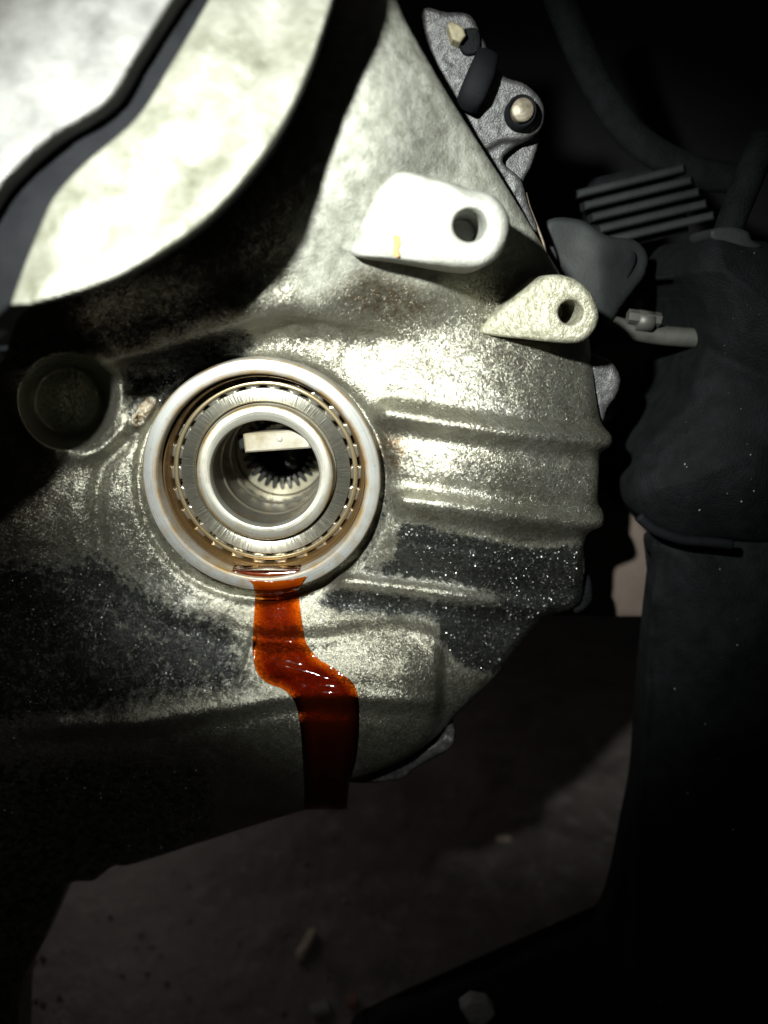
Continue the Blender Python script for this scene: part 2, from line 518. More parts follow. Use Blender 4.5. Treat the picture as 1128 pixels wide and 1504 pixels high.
def floor_material():
    t = NT('stained_floor')
    a = t.noise(9, 6, 0.6); b = t.noise(55, 6, 0.65); c3 = t.noise(420, 4, 0.7)
    c = t.ramp(a, [(0.3, (0.105, 0.088, 0.08)), (0.7, (0.165, 0.145, 0.135))])
    c = t.mix(t.ramp(b, [(0.52, 0.0), (0.75, 0.7)]), c, (0.30, 0.285, 0.275))
    c = t.mix(t.ramp(t.noise(23, 5, 0.6), [(0.5, 0.0), (0.7, 0.75)]), c, (0.05, 0.043, 0.04))
    v = t.n('ShaderNodeTexVoronoi'); v.inputs['Scale'].default_value = 95; t.link(t.co, v.inputs['Vector'])
    c = t.mix(t.ramp(v.outputs['Distance'], [(0.05, 0.8), (0.14, 0.0)]), c, (0.035, 0.03, 0.028))
    t.set('Base Color', c); t.set('Roughness', 0.6)
    t.set('Normal', t.bump(c3, 0.4, 0.001, t.bump(b, 0.5, 0.004)))
    return t.m
M['floor'] = floor_material()

# ------------------------------------------------------------------ floor and the dark car body behind
fl = mk('floor', [(-6, -3, 0), (6, -3, 0), (6, 9, 0), (-6, 9, 0)], [[0, 1, 2, 3]], M['floor'], loc=(0, 0, 0))
fl['kind'] = 'structure'

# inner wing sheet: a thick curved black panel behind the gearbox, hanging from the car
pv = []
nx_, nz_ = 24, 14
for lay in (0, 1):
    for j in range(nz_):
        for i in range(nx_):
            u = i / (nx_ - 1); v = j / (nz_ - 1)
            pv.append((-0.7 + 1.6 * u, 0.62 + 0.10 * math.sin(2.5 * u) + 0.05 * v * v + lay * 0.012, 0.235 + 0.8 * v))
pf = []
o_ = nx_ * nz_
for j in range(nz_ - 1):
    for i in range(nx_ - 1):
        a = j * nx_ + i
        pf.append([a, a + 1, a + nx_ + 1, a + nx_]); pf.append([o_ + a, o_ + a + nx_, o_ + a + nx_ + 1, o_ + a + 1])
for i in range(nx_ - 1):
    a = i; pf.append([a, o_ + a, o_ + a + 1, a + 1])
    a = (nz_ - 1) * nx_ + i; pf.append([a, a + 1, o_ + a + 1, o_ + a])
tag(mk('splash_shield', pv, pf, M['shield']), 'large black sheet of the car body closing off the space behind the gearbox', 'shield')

# ------------------------------------------------------------------ gearbox case
RC = (384.0, 704.0)                                  # bearing seat centre in the picture
OC = Q(RC[0], RC[1], 0.0)                            # and in the world
RS = 44.9                                            # seat outer radius mm

case_poly = np.concatenate([
    spline([(560, -160), (575, -40), (592, 20), (640, 108), (700, 205), (745, 275), (792, 352), (835, 425), (866, 500)], 8, False),
    spline([(869, 530), (876, 590), (884, 622), (898, 640), (897, 655), (882, 667), (880, 700), (879, 738), (886, 752), (884, 772), (860, 788),
            (858, 840), (850, 888), (800, 908), (765, 945), (725, 998), (672, 1048), (640, 1082), (600, 1112), (560, 1130), (516, 1146)], 5, False),
    np.array([(512, 1150), (510, 1188), (500, 1190)]),
    spline([(480, 1186), (440, 1192), (330, 1226), (200, 1268), (168, 1272), (150, 1284), (135, 1294), (104, 1297), (92, 1320), (60, 1392), (32, 1450), (28, 1530)], 5, False),
    np.array([(28, 1580), (-260, 1580), (-260, -160)])])

ctl = [
    # right-hand barrel
    (700, 520, -8), (700, 600, 0), (700, 700, 3), (700, 800, -3), (700, 870, -14), (720, 930, -24), (600, 560, -3), (600, 650, 1), (600, 750, 1), (600, 830, -8),
    (790, 560, -10), (790, 650, -4), (790, 760, -7), (790, 850, -19), (865, 540, -24), (870, 650, -18), (868, 760, -18), (850, 880, -26),
    (560, 700, -3), (520, 560, -5), (450, 530, -5), (520, 840, -7),
    # ledge under the bearing
    (400, 885, -9), (500, 890, -10), (600, 900, -11), (420, 950, 2), (520, 960, 5), (600, 965, 3), (450, 1015, 9), (540, 1020, 10), (630, 1010, 4), (690, 980, -8),
    (480, 1060, 11), (600, 1060, 5), (500, 1120, 3), (560, 1110, 1), (480, 1185, -10), (660, 1050, -6),
    (310, 890, -10), (300, 940, -3), (330, 1000, 5), (350, 1050, 8), (350, 1130, -2), (350, 1200, -18),
    (200, 880, -12), (150, 960, -4), (200, 1030, 6), (200, 1080, 7), (180, 1160, -13), (150, 1260, -34), (60, 950, -6), (40, 1060, 4), (20, 1180, -6), (20, 1380, -24),
    (-120, 900, -4), (-120, 1200, -8), (-120, 1500, -30),
    # left flank
    (180, 730, -5), (195, 660, -6), (210, 820, -9), (120, 760, -8), (120, 830, -12), (50, 700, -4), (40, 800, -8), (-120, 650, -2),
    (20, 580, 8), (110, 680, -8), (230, 570, -10), (300, 540, -11), (180, 500, 2), (20, 500, 14),
    # swollen upper housing
    (250, 425, 20), (110, 450, 22), (400, 405, 18), (330, 440, 16), (440, 430, 12), (460, 360, 20), (540, 380, 12), (500, 250, 30), (560, 300, 20), (560, 120, 24), (600, 200, 20),
    (650, 210, 5), (640, 300, 5), (700, 300, -4), (720, 380, -12), (640, 410, 2), (600, 445, -1), (520, 440, 4), (560, 490, -7), (650, 490, -8), (760, 470, -16), (820, 500, -20), (780, 400, -24),
    (300, 280, 26), (100, 300, 24), (-120, 300, 22), (300, 0, 16), (540, -60, 22), (0, 0, 10), (590, 40, 12), (-200, -100, 10),
]
base_h = TPS(ctl)

rib_paths = [([(535, 603), (600, 612), (700, 628), (800, 641), (900, 650)], 15, 6.5, 9),
             ([(565, 733), (640, 742), (740, 757), (830, 768), (895, 772)], 14, 6.0, 9),
             ([(480, 853), (560, 862), (640, 872), (740, 887), (800, 897)], 12, 6.0, 8)]

def case_h(px, py, sd=None):
    h = base_h(px, py)
    # lip of the swollen housing above the bearing: crest, then a drop into the hollow
    lip = spline([(-60, 545), (90, 540), (190, 522), (280, 498), (350, 474), (400, 462), (460, 464), (530, 478), (610, 492)], 6, False)
    d, bx, by, t = seg_dist(px, py, lip)
    below = np.where(py > by, 1.0, -1.0)
    amp = np.interp(t, [0, 0.12, 0.3, 0.6, 0.8, 1], [0, 5, 9, 9, 5, 0])
    dd = d * below
    h = h + amp * np.where(dd < 0, np.exp(-(dd / 46) ** 2), np.exp(-(dd / 7.0) ** 2) * 1.0)
    h = h - amp * 0.55 * np.exp(-((dd - 30) / 22) ** 2)
    # ribs
    for path, w, amp, soft in rib_paths:
        d, bx, by, t = seg_dist(px, py, spline(path, 5, False))
        rise = sstep(0.0, 0.10, t)
        h = h + amp * rise * np.exp(-np.abs(d / w) ** 2.6)
        up = (by - py)
        h = h - 1.0 * rise * np.exp(-((up - 30) / 11) ** 2) - 1.3 * rise * np.exp(-((up + 30) / 12) ** 2)
    # thin casting line between the lower ribs
    d, bx, by, t = seg_dist(px, py, np.array([(598, 803), (690, 817), (775, 832)]))
    h = h + 1.2 * np.exp(-(d / 4.5) ** 2)
    h = h + 1.5 * sstep(0, 14, py - by) * np.exp(-(d / 30) ** 2)
    # round socket in the left flank with its collar
    r0 = np.hypot(px - 92, (py - 588)); r1 = np.hypot(px - 108, py - 590)
    col_ = np.exp(-((r1 - 76) / 13) ** 2) * 5.5 * sstep(-40, 40, (px - 70) + (py - 560) * 0.7)
    h = h + col_
    wall = sstep(48, 74, r0 * 0.55 + r1 * 0.45)
    h = h * wall + (1 - wall) * (-46)
    # step at the foot of the collar
    d, bx, by, t = seg_dist(px, py, spline([(95, 668), (140, 652), (180, 612), (190, 570)], 6, False))
    h = h - 3.0 * np.exp(-(d / 9) ** 2)
    # vertical fold left of the bearing
    d, bx, by, t = seg_dist(px, py, spline([(185, 650), (150, 690), (143, 750), (150, 820)], 6, False))
    h = h - 3.2 * np.exp(-(d / 11) ** 2)
    d, bx, by, t = seg_dist(px, py, spline([(120, 670), (108, 740), (112, 800)], 6, False))
    h = h + 2.0 * np.exp(-(d / 18) ** 2)
    # small oval pad
    c, s_ = math.cos(R(-58)), math.sin(R(-58))
    ex = ((px - 213) * c + (py - 605) * s_) / 30; ey = (-(px - 213) * s_ + (py - 605) * c) / 13.5
    h = h + 2.6 * sstep(1.15, 0.85, np.hypot(ex, ey))
    # creases of the lower shoulder
    d, bx, by, t = seg_dist(px, py, spline([(90, 1066), (200, 1062), (330, 1040), (440, 1022), (540, 1026), (640, 1032)], 6, False))
    h = h + 1.8 * np.exp(-(d / 12) ** 2) - 0.9 * np.exp(-((py - by - 22) / 12) ** 2) * (d < 70)
    d, bx, by, t = seg_dist(px, py, spline([(255, 902), (310, 912), (372, 936), (450, 940), (520, 930), (600, 925), (645, 945)], 6, False))
    h = h + 2.4 * np.exp(-(d / 13) ** 2)
    d, bx, by, t = seg_dist(px, py, spline([(372, 936), (362, 975), (350, 1005)], 6, False))
    h = h + 1.3 * np.exp(-(d / 5) ** 2)
    # vertical corner near the right end of the shoulder
    d, bx, by, t = seg_dist(px, py, spline([(640, 960), (640, 1020), (632, 1072)], 6, False))
    h = h - 5.0 * sstep(-3, 16, px - bx) * np.exp(-np.maximum(px - bx, 0) / 60) * sstep(930, 985, py) * (py < 1200)
    # groove against the bearing seat
    rr = np.hypot((px - RC[0]) / 175, (py - RC[1]) / 169)
    h = h - 3.0 * np.exp(-((rr - 1.03) / 0.045) ** 2) * sstep(700, 560, px + 0 * py) \
          - 1.6 * np.exp(-((rr - 1.06) / 0.07) ** 2) * sstep(470, 560, px)
    # surface must stay under the seat face close to it
    lim = -2.5 + 60 * np.maximum(rr - 1.0, 0)
    h = np.where(rr < 1.12, np.minimum(h, lim), h)
    # casting unevenness
    h = h + (fbm(px, py, 90, 3) - 0.5) * 2.2 + (fbm(px, py, 22, 9, 3) - 0.5) * 0.7
    return h

def blob(px, py, poly, soft):
    d, _, _ = sdf(px, py, spline(poly, 5))
    return sstep(-soft, soft, d)

def case_attr(px, py):
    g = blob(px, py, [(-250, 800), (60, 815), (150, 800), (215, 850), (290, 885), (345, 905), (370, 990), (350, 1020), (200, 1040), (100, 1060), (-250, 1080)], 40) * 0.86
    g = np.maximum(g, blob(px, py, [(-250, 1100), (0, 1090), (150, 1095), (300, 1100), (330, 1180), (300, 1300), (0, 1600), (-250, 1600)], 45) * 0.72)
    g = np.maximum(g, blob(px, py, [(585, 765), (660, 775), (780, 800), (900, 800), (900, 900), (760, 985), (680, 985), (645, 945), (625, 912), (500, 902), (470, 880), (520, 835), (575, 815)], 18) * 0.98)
    g = np.maximum(g, blob(px, py, [(-250, 440), (60, 470), (190, 440), (330, 400), (420, 420), (400, 455), (300, 485), (190, 520), (60, 560), (-250, 640)], 40) * 0.50)  # shadowed ridge band at upper left, painted darker
    g = np.maximum(g, blob(px, py, [(190, 530), (340, 480), (380, 520), (260, 590), (190, 620)], 18) * 0.72)  # shade of the hollow above the bearing, painted into the mask
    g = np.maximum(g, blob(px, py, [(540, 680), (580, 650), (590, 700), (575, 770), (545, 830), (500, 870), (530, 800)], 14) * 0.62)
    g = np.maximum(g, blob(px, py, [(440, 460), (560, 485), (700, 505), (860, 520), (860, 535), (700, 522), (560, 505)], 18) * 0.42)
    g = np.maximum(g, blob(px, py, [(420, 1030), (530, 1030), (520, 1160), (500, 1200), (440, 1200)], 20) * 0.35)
    # the three ribs are darkened less along their crests
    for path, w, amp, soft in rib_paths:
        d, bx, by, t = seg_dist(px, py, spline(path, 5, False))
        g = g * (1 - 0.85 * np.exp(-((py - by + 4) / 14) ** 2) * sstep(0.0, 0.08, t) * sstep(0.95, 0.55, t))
    rust = blob(px, py, [(540, 400), (600, 420), (640, 455), (600, 480), (540, 470), (500, 440)], 25) * 0.75
    rust = np.maximum(rust, blob(px, py, [(555, 640), (590, 640), (595, 680), (570, 700)], 10) * 0.9)
    c, s_ = math.cos(R(-58)), math.sin(R(-58))
    ex = ((px - 213) * c + (py - 605) * s_) / 30; ey = (-(px - 213) * s_ + (py - 605) * c) / 13.5
    pad = sstep(1.1, 0.9, np.hypot(ex, ey))
    rust = np.maximum(rust, pad * 0.9); g = g * (1 - pad)
    rust = np.maximum(rust, blob(px, py, [(300, 895), (420, 895), (640, 920), (640, 950), (420, 930)], 12) * 0.25)
    rust = np.maximum(rust, blob(px, py, [(-200, 560), (60, 620), (90, 720), (60, 820), (-200, 860)], 40) * 0.45)
    rust = np.maximum(rust, blob(px, py, [(420, 470), (470, 480), (520, 560), (480, 560), (440, 520)], 20) * 0.2)
    powder = blob(px, py, [(430, 300), (480, 120), (590, 0), (720, 200), (800, 360), (700, 400), (620, 420), (540, 400), (500, 420), (440, 430)], 25)
    powder = powder * (1 - 0.6 * rust)
    return g, rust, powder

def seat_hole(X, Y):
    return np.hypot((X - RC[0]) / 175, (Y - RC[1]) / 169) < 0.955

case_base = Q(200, 1290, -0.02)
case = thing('gearbox_case', 'grimy grey cast gearbox case with three ribs and an open bearing bore leaking oil', 'gearbox', case_base)
V, F, px, py = relief(case_poly, case_h, step=3.0, edge=16, back=lambda x, y: 0.11 - 0.095 * sstep(1150, 1280, y), hole=seat_hole, closed_back=False)
g, rst, pw = case_attr(px, py)
mk('housing', V, F, M['case'], case, attrs={'grime_shade': g, 'rust': rst, 'powder': pw})

# faceted metal beads added over the darkened areas to give glints
bx_ = rng.uniform(0, 880, 60000); by_ = rng.uniform(380, 1250, 60000)
gg, _, _ = case_attr(bx_, by_)
keep = (gg * (0.4 + 1.2 * fbm(bx_, by_, 60, 77)) > 0.55 + 0.45 * rng.random(60000)) & (sdf(bx_, by_, case_poly)[0] > 10) & ~seat_hole(bx_ * 0.98 + RC[0] * 0.02, by_ * 0.98 + RC[1] * 0.02)
bx_ = bx_[keep][:2600]; by_ = by_[keep][:2600]
bc = Q(bx_, by_, case_h(bx_, by_) / 1000)
br_ = 0.00014 + 0.00042 * rng.random(len(bx_)) ** 2.5
unit = [(0, -1, 0)] + [(math.cos(a) * math.sin(p), -math.cos(p), math.sin(a) * math.sin(p)) for p in (0.6, 1.15, 1.7) for a in np.arange(6) * math.pi / 3]
unit = np.array(unit)
bf = [[0, 1 + k, 1 + (k + 1) % 6] for k in range(6)] + [[1 + l * 6 + k, 7 + l * 6 + k, 7 + l * 6 + (k + 1) % 6, 1 + l * 6 + (k + 1) % 6] for l in (0, 1) for k in range(6)]
bV = (bc[:, None, :] + br_[:, None, None] * unit[None]).reshape(-1, 3)
bF = [[i + n * 19 for i in f] for n in range(len(bx_)) for f in bf]
bV = bV + rng.normal(0, 0.00006, bV.shape)
beads = mk('glint_beads', bV, bF, M['bead'], case, smooth=False)
beads['kind'] = 'stuff'

# machined seat ring for the bearing
seat = mk('bearing_seat', *lathe((0, 0, 0), [(RS + 0.4, 16), (RS, 1.0), (RS - 0.25, 0.35), (RS - 0.8, 0.0), (41.0, -0.05), (39.9, 0.0), (39.5, 0.25), (39.1, 1.2), (39.0, 30), (22, 31)], 160), M['seat'], loc=(0, 0, 0), sharp=40)
seat.parent = case; seat.location = OC - case_base; WLOC[seat.name] = OC

# bolt bosses
def boss(center, hole_r, outline, face_h, slope, skirt, mat, name='bolt_boss', rim=9, flat=1.35, n=120):
    cx, cy = center
    ol = spline(outline, 8)
    ang = np.arctan2(ol[:, 1] - cy, ol[:, 0] - cx); rad = np.hypot(ol[:, 0] - cx, ol[:, 1] - cy)
    o = np.argsort(ang); ang = ang[o]; rad = rad[o]
    A = np.linspace(-math.pi, math.pi, n, endpoint=False)
    RR = np.interp(A, np.concatenate([ang - 2 * math.pi, ang, ang + 2 * math.pi]), np.tile(rad, 3))
    rows = []
    def ring(r, hh): 
        x = cx + r * np.cos(A); y = cy + r * np.sin(A)
        return Q(x, y, (face_h + slope * np.minimum(x - cx + hole_r * 2.0, 0) + hh) / 1000)
    deep = Q(cx + hole_r * 0.93 * np.cos(A), cy + hole_r * 0.93 * np.sin(A), face_h / 1000)
    d1 = deep.copy(); d1[:, 1] += 0.030
    rows.append(d1)
    for k in range(12): 
        q = deep.copy(); q[:, 1] += 0.026 - 0.0021 * k
        rows.append(q)
    rows.append(ring(hole_r * 1.0, -0.9)); rows.append(ring(hole_r * 1.06, -0.25))
    rows.append(ring(hole_r * 1.14, 0.0))
    rf = np.minimum(hole_r * 2.1, RR - rim)
    for t in (0.25, 0.5, 0.75, 1.0): rows.append(ring(hole_r * 1.14 + (rf - hole_r * 1.14) * t, 0.0))
    for t in (0.12, 0.25, 0.4, 0.55, 0.7, 0.85, 1.0):
        r_ = rf + (RR - rim - rf) * t
        rows.append(ring(r_, -(1.15 * t * t) * np.clip((RR - rim - rf) / 25, 0, 1)))
    for k in range(1, 7):
        a = k / 6 * math.pi / 2
        rows.append(ring(RR - rim + rim * math.sin(a), -1.15 * np.clip((RR - rim - rf) / 25, 0, 1) - rim * S * 1000 * (1 - math.cos(a)) * flat))
    last = rows[-1]
    for k in (0.3, 1.0):
        q = last.copy(); q[:, 1] += skirt * k / 1000
        # a casting draft: the boss widens slightly towards its root
        q[:, 0] += (q[:, 0] - q[:, 0].mean()) * 0.05 * k; q[:, 2] += (q[:, 2] - q[:, 2].mean()) * 0.05 * k
        rows.append(q)
    V = np.concatenate(rows); m = len(rows); F = []
    for i in range(m - 1):
        for j in range(n):
            k = (j + 1) % n
            F.append([i * n + j, i * n + k, (i + 1) * n + k, (i + 1) * n + j])
    F.append(list(range(n)))
    return mk(name, V, F, mat, case, sharp=80)

b1 = boss((690, 331), 25, [(747, 318), (746, 350), (730, 378), (705, 393), (672, 394), (630, 389), (575, 382), (516, 374), (524, 345), (540, 305), (562, 270), (590, 252), (640, 262), (690, 277), (725, 288)],
          31, 0.06, 50, M['boss'], rim=13)
b1['label'] = 'large pale bolt boss with an orange paint mark'
b2 = boss((838, 459), 18.5, [(879, 458), (875, 482), (858, 500), (832, 504), (780, 499), (706, 489), (716, 470), (742, 446), (775, 420), (805, 404), (840, 408), (866, 428)],
          6, 0.15, 40, M['boss_grit'], rim=9)
b2['label'] = 'smaller gritty bolt boss above the ribs'
# orange paint mark on the big boss
mx = np.array([576, 581, 588, 589, 585, 587, 583, 577, 578]); my = np.array([346, 344, 347, 358, 366, 376, 378, 374, 360])
hz = (31 + 0.06 * (mx - 690 + 50) + 0.15) / 1000
top = Q(mx, my, hz); bot = Q(mx, my, hz - 0.004)
n_ = len(mx)
mk('paint_mark', np.concatenate([top, bot]), [list(range(n_))] + [[i, (i + 1) % n_, n_ + (i + 1) % n_, n_ + i] for i in range(n_)], M['paint_mark'], b1, smooth=False)

# lugs on the joint face at the right edge, and the lip under the shoulder
def slab(name, poly, hfun, mat, parent=None, step=3.0, edge=6, back=0.012, smooth_n=5, attrs=None):
    pl = spline(poly, smooth_n) if smooth_n else np.array(poly, float)
    V, F, px, py = relief(pl, hfun, step=step, edge=edge, back=back)
    return mk(name, V, F, mat, parent, sharp=60)

slab('joint_lug', [(866, 528), (882, 524), (900, 534), (911, 556), (906, 580), (892, 600), (884, 625), (876, 620)], lambda x, y, s: -30 + 0 * x + (fbm(x, y, 20, 5) - 0.5) * 1.5, M['bracket'], case, back=0.02)
slab('joint_lug', [(845, 835), (858, 838), (868, 852), (870, 880), (858, 896), (842, 898), (838, 860)], lambda x, y, s: -32 + 0 * x, M['dusty_black'], case, back=0.02)
slab('casting_lip', [(510, 1146), (560, 1128), (610, 1106), (646, 1086), (658, 1070), (668, 1074), (662, 1098), (632, 1116), (608, 1130), (590, 1144), (540, 1150)], lambda x, y, s: -14 + (x - 590) * 0.02 + (fbm(x, y, 15, 5) - 0.5) * 3, M['bracket'], case, edge=5, back=0.02)

# ------------------------------------------------------------------ taper roller bearing
brg = thing('roller_bearing', 'oily steel taper roller bearing seated in the bore of the gearbox case', 'bearing', OC + np.array([0, 0.008, -0.039]))
def on_axis(name, prof, mat, parent, seg=144, sharp=35):
    o = mk(name, *lathe((0, 0, 0), prof, seg), mat, loc=(0, 0, 0), sharp=sharp)
    o.parent = parent; o.location = OC - WLOC[parent.name]; WLOC[o.name] = OC
    return o
on_axis('outer_race', [(38.95, 26), (38.95, 6.6), (38.7, 6.2), (38.1, 6.0), (37.9, 6.3), (36.6, 14.5), (35.0, 25.5), (38.9, 26)], M['race'], brg)
on_axis('inner_race', [(32.0, 24), (32.9, 13.0), (33.0, 11.4), (32.75, 11.05), (32.2, 11.0), (28.6, 11.0), (28.1, 11.2), (27.75, 11.7), (27.7, 13.5), (27.7, 24)], M['cone'], brg)
# cage: front ring with a bar between each pair of rollers behind it
NR = 26
cage = on_axis('cage', [(34.2, 13.0), (34.15, 11.6), (34.4, 11.25), (34.9, 11.1), (35.6, 11.3), (35.95, 11.7), (35.9, 13.0), (34.2, 13.0)], M['cage'], brg)
rm = mk('roller', *lathe((0, 0, 0), [(0.0, 12.2), (0.9, 12.2), (1.1, 12.45), (2.4, 12.3), (2.9, 12.6), (3.1, 13.1), (2.7, 24.0), (0.0, 24.2)], 20), M['roller'], loc=(0, 0, 0), sharp=40)
for v in rm.data.vertices:
    k = 1 - 0.055 * (v.co.y * 1000 - 12) / 12
    v.co.x += 0.0352 * k
rm.parent = brg; rm.location = OC - WLOC[brg.name]; WLOC[rm.name] = OC
for i in range(1, NR):
    copy_part(rm, brg, (0, 2 * math.pi * i / NR, 0))
bm_ = mk('cage_bar', *merge([tube([(0.0351, 0.0125, 0), (0.0346, 0.018, 0), (0.0338, 0.024, 0)], [0.0006, 0.0006, 0.0006], 6)]), M['cage'], loc=(0, 0, 0))
bm_.parent = cage; bm_.rotation_euler = (0, math.pi / NR, 0); WLOC[bm_.name] = OC
for i in range(1, NR):
    copy_part(bm_, cage, (0, math.pi / NR + 2 * math.pi * i / NR, 0))

# ------------------------------------------------------------------ hub sleeve with the splined gear inside it
hub = thing('hub_sleeve', 'bright turned steel hub sleeve filling the middle of the bearing', 'sleeve', OC + np.array([0, 0.008, -0.0265]))
on_axis('sleeve_end', [(27.6, 24), (27.4, 13.4), (26.6, 12.6), (26.5, 9.0), (26.2, 8.4), (25.7, 8.2), (21.9, 8.2), (21.3, 8.5), (20.9, 9.4), (20.75, 12)], M['sleeve'], hub)
on_axis('sleeve_bore', [(20.75, 12), (20.7, 26), (20.2, 26.6), (20.15, 29), (20.6, 29.6), (20.6, 44), (19.9, 44.8), (19.8, 47.5), (20.4, 48.3), (20.4, 60), (24, 60.2), (24, 95), (0, 96)], M['bore'], hub)

gear = thing('splined_gear', 'side gear with dark spline teeth deep inside the hub sleeve', 'gear', OC + np.array([0, 0.058, -0.0195]))
on_axis('gear_face', [(20.3, 66), (20.2, 58.6), (19.9, 58.2), (15.2, 58.2), (14.6, 58.8), (14.4, 70), (20.3, 70)], M['spline_face'], gear)
NT_ = 28
tv, tf = [], []
# a rounded spline tooth, long side towards the centre
prof2 = [(-1.0, 12.2), (1.0, 12.2), (1.05, 15.6), (0.85, 16.8), (0.45, 17.4), (0.0, 17.55), (-0.45, 17.4), (-0.85, 16.8), (-1.05, 15.6)]
for dep, sc in ((57.5, 0.8), (56.7 + 0.3, 0.8), (57.3, 1.0), (66.0, 1.0)):
    for (a, b) in prof2:
        tv.append(((b) / 1000, dep / 1000, a * sc / 1000))
npf = len(prof2)
for l in range(3):
    for i in range(npf):
        j = (i + 1) % npf
        tf.append([l * npf + i, l * npf + j, (l + 1) * npf + j, (l + 1) * npf + i])
tf.append(list(range(npf)))
th = mk('tooth', tv, tf, M['dark_steel'], loc=(0, 0, 0), sharp=45)
th.parent = gear; th.location = OC - WLOC[gear.name]; WLOC[th.name] = OC
for i in range(1, NT_):
    copy_part(th, gear, (0, 2 * math.pi * i / NT_, 0))
# oily bevel pinion seen beyond the teeth
pin_c = OC + np.array([0.002, 0.078, -0.012])
on_p = mk('pinion_gear', *lathe((0, 0, 0), [(0, 0), (3, 0.1), (6, 1.2), (8.5, 3.0), (9.5, 3.2), (10.2, 4.4), (13, 7.0), (15.2, 9.6), (15.4, 13), (0, 14)], 64), M['dark_steel'], loc=(0, 0, 0), sharp=50)
on_p.location = pin_c; WLOC[on_p.name] = pin_c
tag(on_p, 'dark oily rounded pinion lying beyond the spline teeth', 'pinion')
# flat-sided cross pin
pc = Q(408, 646, -0.0215) 
def rbox(cx, cy, cz, sx, sy, sz, b=0.0005, tilt=0.0):
    pts = []
    for (yy, ins) in ((-sy / 2, b), (-sy / 2 + b, 0), (sy / 2, 0)):
        for (ax, az) in ((-1, -1), (1, -1), (1, 1), (-1, 1)):
            x = ax * (sx / 2 - ins); z = az * (sz / 2 - ins)
            pts.append((cx + x * math.cos(tilt) - z * math.sin(tilt), cy + yy, cz + x * math.sin(tilt) + z * math.cos(tilt)))
    F = [[0, 1, 2, 3]]
    for l in (0, 1):
        for i in range(4):
            j = (i + 1) % 4
            F.append([l * 4 + i, l * 4 + j, l * 4 + 4 + j, l * 4 + 4 + i])
    F.append([11, 10, 9, 8])
    return np.array(pts), F
cp = thing('cross_pin', 'bright flat cross pin with a small dimple at the back of the hub', 'pin', pc)
mk('pin_body', *rbox(*pc, 0.0262, 0.006, 0.0076, 0.0007, R(4)), M['pin_steel'], cp, smooth=False)
mk('pin_end', *rbox(*(pc + np.array([0.0, 0.0022, 0.0])), 0.0315, 0.0042, 0.0060, 0.0007, R(4)), M['dark_steel'], cp, smooth=False)
dm = mk('dimple', *lathe(pc + np.array([0.0012, -0.0031, 0.0008]), [(0, -0.35), (0.9, -0.3), (1.25, 0.05), (1.3, 0.3)], 20), M['pin_steel'], cp)

# ------------------------------------------------------------------ oil
# pool lying in the bottom of the seat
lev = 36.7; wid = math.sqrt(39.0 ** 2 - lev ** 2)
av = []
ns = 40
for y in (0.4, 2.0, 4.0, 6.1):
    for i in range(ns + 1):
        x = -wid + 2 * wid * i / ns
        men = 0.35 * math.exp(-(wid - abs(x)) / 1.2) + (0.4 if y > 6 else 0)
        av.append((x, y, -lev + men - (0.25 if y < 1 else 0)))
for y in (0.4, 2.0, 4.0, 6.1):
    for i in range(ns + 1):
        x = -wid + 2 * wid * i / ns
        av.append((x, y, -math.sqrt(39.0 ** 2 - x * x) + 0.12))
av = np.array(av) / 1000 + OC
fo = []
w1 = ns + 1; blk = 4 * w1
for r_ in range(3):
    for i in range(ns):
        a = r_ * w1 + i
        fo.append([a, a + 1, a + w1 + 1, a + w1])
for i in range(ns):
    fo.append([i, blk + i, blk + i + 1, i + 1]); a = 3 * w1 + i; fo.append([a, a + 1, blk + a + 1, blk + a])
tag(mk('oil_pool', av, fo, M['pool'], attrs={'thick': np.full(len(av), 0.75)}), 'small amber pool of oil lying in the bottom of the bearing seat', 'oil')

def total_h(px, py):
    h = case_h(px, py)
    rr = np.hypot((px - RC[0]) / 175, (py - RC[1]) / 169)
    t = sstep(1.05, 0.99, rr)
    return h * (1 - t) + (0.15) * t

oil_poly = np.concatenate([
    spline([(362, 851), (372, 860), (374, 885), (372, 920), (371, 955), (376, 985), (392, 1003), (418, 1014), (434, 1034), (441, 1070), (445, 1120), (447, 1160), (446, 1189)], 6, False),
    spline([(470, 1189), (498, 1189), (508, 1180), (512, 1150), (522, 1120), (527, 1080), (527, 1030), (518, 1004), (494, 984), (466, 966), (450, 944), (444, 915), (440, 885), (438, 868), (446, 855), (452, 846)], 6, False),
    np.array([(430, 851), (400, 854), (380, 853)])])

def oil_h(px, py, sd):
    th = np.minimum(sd / 22, 1.0)
    return total_h(px, py) + 0.06 + 1.3 * (th * th * (3 - 2 * th)) * (1 - 0.5 * sstep(900, 870, py)) \
        + 0.5 * np.exp(-((py - 985 - 0.25 * (px - 440)) / 6) ** 2) + 0.4 * np.exp(-((py - 958 + 0.05 * (px - 410)) / 4) ** 2)
V, F, px, py = relief(oil_poly, oil_h, step=2.5, edge=0, back=0.0006, closed_back=False)
sdo, _, _ = sdf(px, py, oil_poly)
thick = sstep(-2, 17, sdo) * (0.72 + 0.28 * sstep(945, 990, py))
thick = thick * (0.75 + 0.5 * (fbm(px, py, 16, 21) - 0.3))
oil = mk('oil_stream', V, F, M['oil'], attrs={'thick': np.clip(thick, 0, 1)})
tag(oil, 'dark red stream of oil running down the case from the bearing', 'oil')

